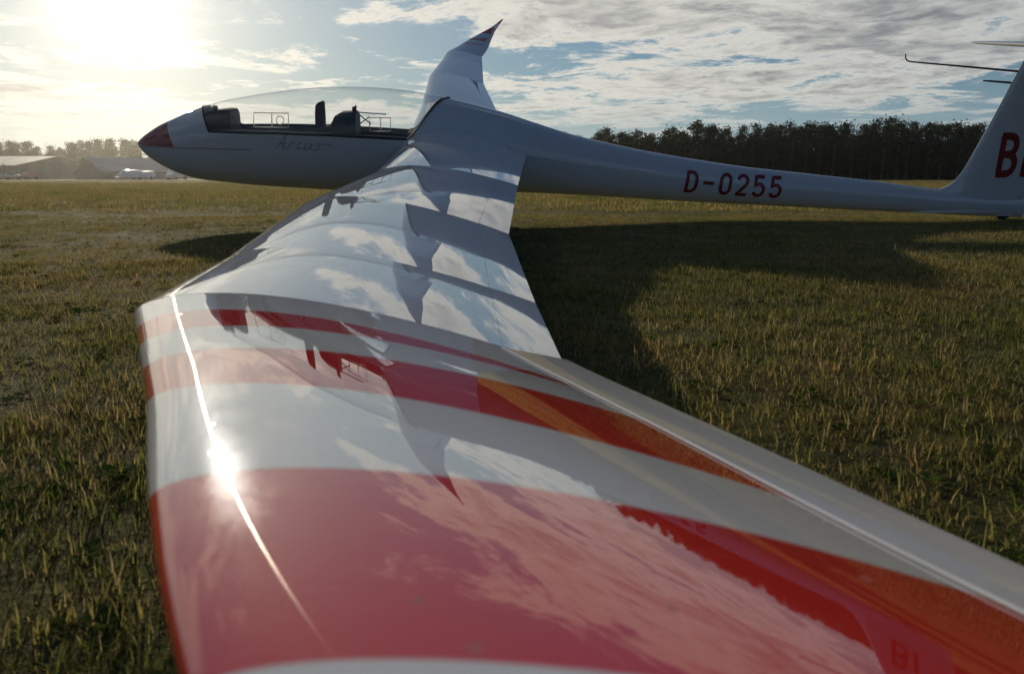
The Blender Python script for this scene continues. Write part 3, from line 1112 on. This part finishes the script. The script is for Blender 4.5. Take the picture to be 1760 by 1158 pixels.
def tree(loc, h, i, label, group):
    kind, cm, tm = TREES[i % len(TREES)]
    root = bpy.data.objects.new('pine_tree' if kind == 'pine' else 'broadleaf_tree', None)
    col.objects.link(root)
    root.location = loc; root.rotation_euler = (0, 0, random.uniform(0, 6.28)); s = h / 10
    wdt = s * random.uniform(.9, 1.25)
    root.scale = (wdt, wdt, s)
    tag(root, label, 'tree', group)
    for nm, me in (('crown', cm), ('trunk', tm)):
        o = bpy.data.objects.new(nm, me); col.objects.link(o); o.parent = root


def tree_top_right(px):
    pts = [(960, 232), (1000, 226), (1060, 222), (1120, 224), (1160, 217), (1200, 209), (1240, 220), (1300, 214), (1380, 208), (1450, 211), (1500, 207), (1545, 206), (1580, 212), (1600, 206), (1680, 208), (1800, 208)]
    return np.interp(px, [p[0] for p in pts], [p[1] for p in pts])


k = 0
for row, Y in enumerate((160, 166, 173)):
    for px in np.arange(950 + row * 9, 1720, 25.):
        Yj = Y + random.uniform(-2, 2)
        pxj = px + random.uniform(-8, 8)
        top = tree_top_right(pxj) + random.uniform(-2, 9) + (2 - row) * 6
        h = CAMH + (305 - top) / 1350 * Yj
        kind_i = random.choice([0, 1, 2, 3, 4, 5, 6]) if pxj < 1250 else random.choice([0, 1, 2, 3, 4, 6])
        kd = TREES[kind_i][0]
        tree(((pxj - 880) / 1350 * Yj, Yj, 0), h, kind_i,
             'dark pine in the wood edge beyond the tail boom' if kd == 'pine' else 'rounder leafy tree in the wood edge beyond the tail boom', 'pines of the far wood' if kd == 'pine' else 'leafy trees of the far wood')
for row, Y in enumerate((226, 236)):
    for px in np.arange(-20 + 8 * row, 262, 17.):
        pxj = px + random.uniform(-5, 5)
        top = np.interp(pxj, [-20, 10, 25, 45, 70, 85, 118, 135, 185, 230, 262], [246, 246, 240, 246, 242, 252, 252, 246, 241, 241, 246]) + random.uniform(-1, 5)
        h = CAMH + (305 - top) / 1350 * Y
        kind_i = random.choice([0, 1, 2, 4, 5, 6])
        kd = TREES[kind_i][0]
        tree(((pxj - 880) / 1350 * Y, Y + random.uniform(-3, 3), 0), h, kind_i, 'hazy pine standing behind the hangars' if kd == 'pine' else 'hazy leafy tree standing behind the hangars', 'pines behind the hangars' if kd == 'pine' else 'leafy trees behind the hangars')

# the rest of the wood, one dark mass behind the counted trees
V, nv = [], 0
for kk in range(280):
    X = rng.uniform(-260, 190)
    Y = (np.interp(X, [-260, -105, -60, 0, 190], [243, 243, 232, 180, 180])) + rng.uniform(0, 16)
    kind = 'pine' if rng.random() < .7 else 'broad'
    h = np.interp(X, [-260, -60, 0, 30, 190], [9.5, 9.5, 9.0, 10.5, 11.5]) * rng.uniform(.78, 1.0)
    v, f = crown_mesh(kind, h, 1000 + kk, 30, 16)
    V.append(v * (1.5, 1.5, 1) + (X, Y, 0)); nv += len(v)
    # low growth between the stems
    n_ = 90
    p = np.stack([X + rng.normal(0, 2.4, n_), Y + rng.normal(0, 1.2, n_), rng.uniform(0, 1, n_)**1.6 * 5.0 + .1], 1)
    q = rng.normal(0, .52, (2, n_, 3))
    V.append(np.stack([p + q[0], p + q[1], p - q[0], p - q[1]], 1).reshape(-1, 3)); nv += 4 * n_
n_ = 9000
X = rng.uniform(2, 125, n_)
p = np.stack([X, rng.uniform(163, 178, n_), rng.uniform(0, 1, n_)**1.3 * 7.0], 1)
q = rng.normal(0, .38, (2, n_, 3))
V.append(np.stack([p + q[0], p + q[1], p - q[0], p - q[1]], 1).reshape(-1, 3)); nv += 4 * n_
V = np.concatenate(V)
Fc = [(4 * k, 4 * k + 1, 4 * k + 2, 4 * k + 3) for k in range(nv // 4)]
wood = mesh_obj('wood', V, Fc, M['needles'], None, False)
tag(wood, 'continuous dark wood filling the horizon behind the counted trees', 'wood', kind='stuff')

# ------------------------------------------------------------------ grass (uncountable: one object, instanced tufts)
def blade_mat(name, cols, transl=.6):
    m, T, out = new_mat(name)
    oi = T.new('ShaderNodeObjectInfo')
    g = T.new('ShaderNodeNewGeometry')
    big_ = T.noise(g.outputs['Position'], .8, 3., .6)
    r2 = T.m('ADD', T.m('MULTIPLY', oi.outputs['Random'], .75), T.m('MULTIPLY', T.m('SUBTRACT', big_, .5), 1.9))
    c = T.mix(T.ss(r2, .15, .45), cols[0], cols[1])
    c = T.mix(T.ss(r2, .55, .80), c, cols[2])
    df = T.new('ShaderNodeBsdfPrincipled'); T.put(df.inputs[0], c)
    df.inputs['Roughness'].default_value = .55
    df.inputs['Specular IOR Level'].default_value = 0.
    tl = T.new('ShaderNodeBsdfTranslucent'); T.put(tl.inputs[0], c)
    mx = T.new('ShaderNodeMixShader'); mx.inputs[0].default_value = transl
    T.l.new(df.outputs[0], mx.inputs[1]); T.l.new(tl.outputs[0], mx.inputs[2]); T.l.new(mx.outputs[0], out.inputs[0])
    return m


M['grass'] = blade_mat('grass_blades', [(.125, .16, .034), (.29, .255, .078), (.42, .30, .13)])
M['straw'] = blade_mat('dry_grass', [(.28, .215, .10), (.36, .28, .15), (.22, .15, .07)])


def tuft(seed, n, spread, lmin, lmax, wid, lean, straw):
    r = np.random.default_rng(seed)
    V, Fc, mi = [], [], []
    for k in range(n):
        p = np.array([r.normal(0, spread), r.normal(0, spread), -.004])
        az = r.uniform(0, 6.283); L = r.uniform(lmin, lmax); w = wid * r.uniform(.6, 1.2)
        d = np.array([math.cos(az), math.sin(az), 0]); sd = np.array([-d[1], d[0], 0])
        ln = abs(r.normal(0, lean)) + .15
        b = len(V)
        segs = 3
        for j in range(segs + 1):
            t = j / segs
            c = p + d * L * (ln * t * t) + np.array([0, 0, L * (t - .35 * ln * t * t)])
            ww = w * (1 - t)**.7 if j < segs else 0
            if j < segs:
                V += [c + sd * ww, c - sd * ww]
            else:
                V += [c]
        st = r.random() < straw
        for j in range(segs):
            a = b + 2 * j
            if j < segs - 1: Fc.append((a, a + 1, a + 3, a + 2))
            else: Fc.append((a, a + 1, a + 2))
            mi.append(1 if st else 0)
    me = bpy.data.meshes.new('grass_tuft')
    me.from_pydata([tuple(v) for v in V], [], Fc)
    me.materials.append(M['grass']); me.materials.append(M['straw'])
    me.polygons.foreach_set('material_index', mi)
    return me


tc_near = bpy.data.collections.new('grass_tufts_short')
tc_tall = bpy.data.collections.new('grass_tufts_tall')
tc_far = bpy.data.collections.new('grass_tufts_far')
def rosette(seed):
    """low broad-leaved weed, leaves flat on the ground"""
    r = np.random.default_rng(seed)
    V, Fc = [], []
    n = int(r.integers(6, 10))
    for k in range(n):
        az = 6.283 * k / n + r.uniform(-.3, .3); L = r.uniform(.010, .024); w = L * r.uniform(.22, .34)
        d = np.array([math.cos(az), math.sin(az), 0]); sd = np.array([-d[1], d[0], 0]); up = np.array([0, 0, 1.])
        lift = r.uniform(.15, .7)
        b = len(V)
        for (t, ww, h) in ((0, .15, 0), (.35, .8, .55), (.7, 1, .9), (1.0, .05, 1.0)):
            c = d * L * t + up * (L * lift * h * (1 - .3 * t) + .002)
            V += [c + sd * w * ww, c - sd * w * ww]
        Fc += [(b + 2 * j, b + 2 * j + 1, b + 2 * j + 3, b + 2 * j + 2) for j in range(3)]
    me = bpy.data.meshes.new('weed_rosette')
    me.from_pydata([tuple(v) for v in V], [], Fc)
    me.materials.append(M['weed'])
    return me


M['weed'] = blade_mat('weed_leaves', [(.060, .105, .022), (.085, .125, .030), (.14, .13, .04)], .35)
for i in range(5):
    tc_near.objects.link(bpy.data.objects.new('grass_tuft', tuft(i, 34, .030, .010, .034, .0011, 1.0, .12)))
for i in range(2):      # flattened, dead thatch
    tc_near.objects.link(bpy.data.objects.new('grass_tuft', tuft(20 + i, 20, .032, .015, .045, .0012, 2.2, .7)))
tc_near.objects.link(bpy.data.objects.new('weed', rosette(60)))
for i in range(5):
    tc_tall.objects.link(bpy.data.objects.new('grass_tuft', tuft(40 + i, 8, .018, .03, .070, .0013, 1.0, .4)))
for i in range(5):
    tc_far.objects.link(bpy.data.objects.new('grass_tuft', tuft(80 + i, 26, .09, .02, .065, .0045, .8, .30)))


def clump(x, y):
    a = .5 + .5 * math.sin(2.1 * x + 1.7 * math.sin(1.3 * y)) * math.sin(1.9 * y + 1.4 * math.sin(1.1 * x))
    b = .5 + .5 * math.sin(5.3 * x + 2.3 * math.sin(3.1 * y + x)) * math.sin(4.7 * y + 2.1 * math.sin(3.7 * x - y))
    return .45 * a + .55 * b * b


def scatter(name, coll, regions, label, smin, smax, thin=0.):
    P = []
    for (x0, x1, y0, y1, dens_) in regions:
        n = int((x1 - x0) * (y1 - y0) * dens_)
        xy = rng.uniform((x0, y0), (x1, y1), (n, 2))
        P.append(xy)
    P = np.concatenate(P)
    keep = []
    for (x, y) in P:
        if abs(x) > 3.2 + .78 * max(y, 0) + .6: continue
        if thin and rng.random() < thin * (1 - clump(x, y)): continue
        fade = max(0, min(1, (26 - max(abs(x) * 1.5, abs(y - 11) * 1.4)) / 6))
        keep.append((x, y, ground_h(x, y) * fade))
    me = bpy.data.meshes.new(name)
    me.from_pydata(keep, [], [])
    o = bpy.data.objects.new(name, me)
    col.objects.link(o)
    ng = bpy.data.node_groups.new(name, 'GeometryNodeTree')
    ng.interface.new_socket('Geometry', in_out='INPUT', socket_type='NodeSocketGeometry')
    ng.interface.new_socket('Geometry', in_out='OUTPUT', socket_type='NodeSocketGeometry')
    G = NT(ng)
    gi = G.new('NodeGroupInput'); go = G.new('NodeGroupOutput')
    ci = G.new('GeometryNodeCollectionInfo')
    ci.inputs['Collection'].default_value = coll
    ci.inputs['Separate Children'].default_value = True
    ci.inputs['Reset Children'].default_value = True
    ip_ = G.new('GeometryNodeInstanceOnPoints')
    G.l.new(gi.outputs[0], ip_.inputs['Points'])
    G.l.new(ci.outputs[0], ip_.inputs['Instance'])
    ip_.inputs['Pick Instance'].default_value = True
    rv = G.new('FunctionNodeRandomValue', data_type='FLOAT_VECTOR')
    rv.inputs['Min'].default_value = (-.12, -.12, 0); rv.inputs['Max'].default_value = (.12, .12, 6.283)
    G.l.new(rv.outputs[0], ip_.inputs['Rotation'])
    rs = G.new('FunctionNodeRandomValue', data_type='FLOAT')
    rs.inputs[2].default_value = smin; rs.inputs[3].default_value = smax; rs.inputs['Seed'].default_value = 5
    G.l.new(rs.outputs[1], ip_.inputs['Scale'])
    G.l.new(ip_.outputs[0], go.inputs[0])
    md = o.modifiers.new('scatter', 'NODES'); md.node_group = ng
    tag(o, label, 'grass', kind='stuff')
    return o


scatter('short_grass', tc_near, [(-4, 4, -1.5, 4, 1250), (-9, 9, 4, 9, 480), (-16, 16, 9, 17, 150)], 'short dull green grass covering the field round the glider', .55, 1.4, .75)
scatter('tall_grass', tc_tall, [(-4, 4, -1.5, 5, 45), (-11, 11, 5, 12, 22)], 'longer bent blades and dry stalks standing out of the grass', .6, 1.2, .8)
scatter('distant_grass', tc_far, [(-20, 20, 10, 16, 14), (-26, 26, 16, 28, 26), (-55, 55, 28, 60, 9), (-100, 100, 60, 110, 1.5)], 'sunlit tufts of the mown field beyond the glider', .8, 1.7)

# ------------------------------------------------------------------ the air
def build_haze():
    m, T, out = new_mat('haze_air')
    v = T.new('ShaderNodeVolumePrincipled')
    v.inputs['Color'].default_value = (.95, .95, .93, 1)
    v.inputs['Density'].default_value = .0002
    v.inputs['Anisotropy'].default_value = .85
    T.l.new(v.outputs[0], out.inputs['Volume'])
    b = MB().box((-330, -60, -1.2), (330, 330, 17))
    o = b.build('haze', m)
    tag(o, 'thin bright evening haze over the whole field', 'haze', kind='stuff')


build_haze()
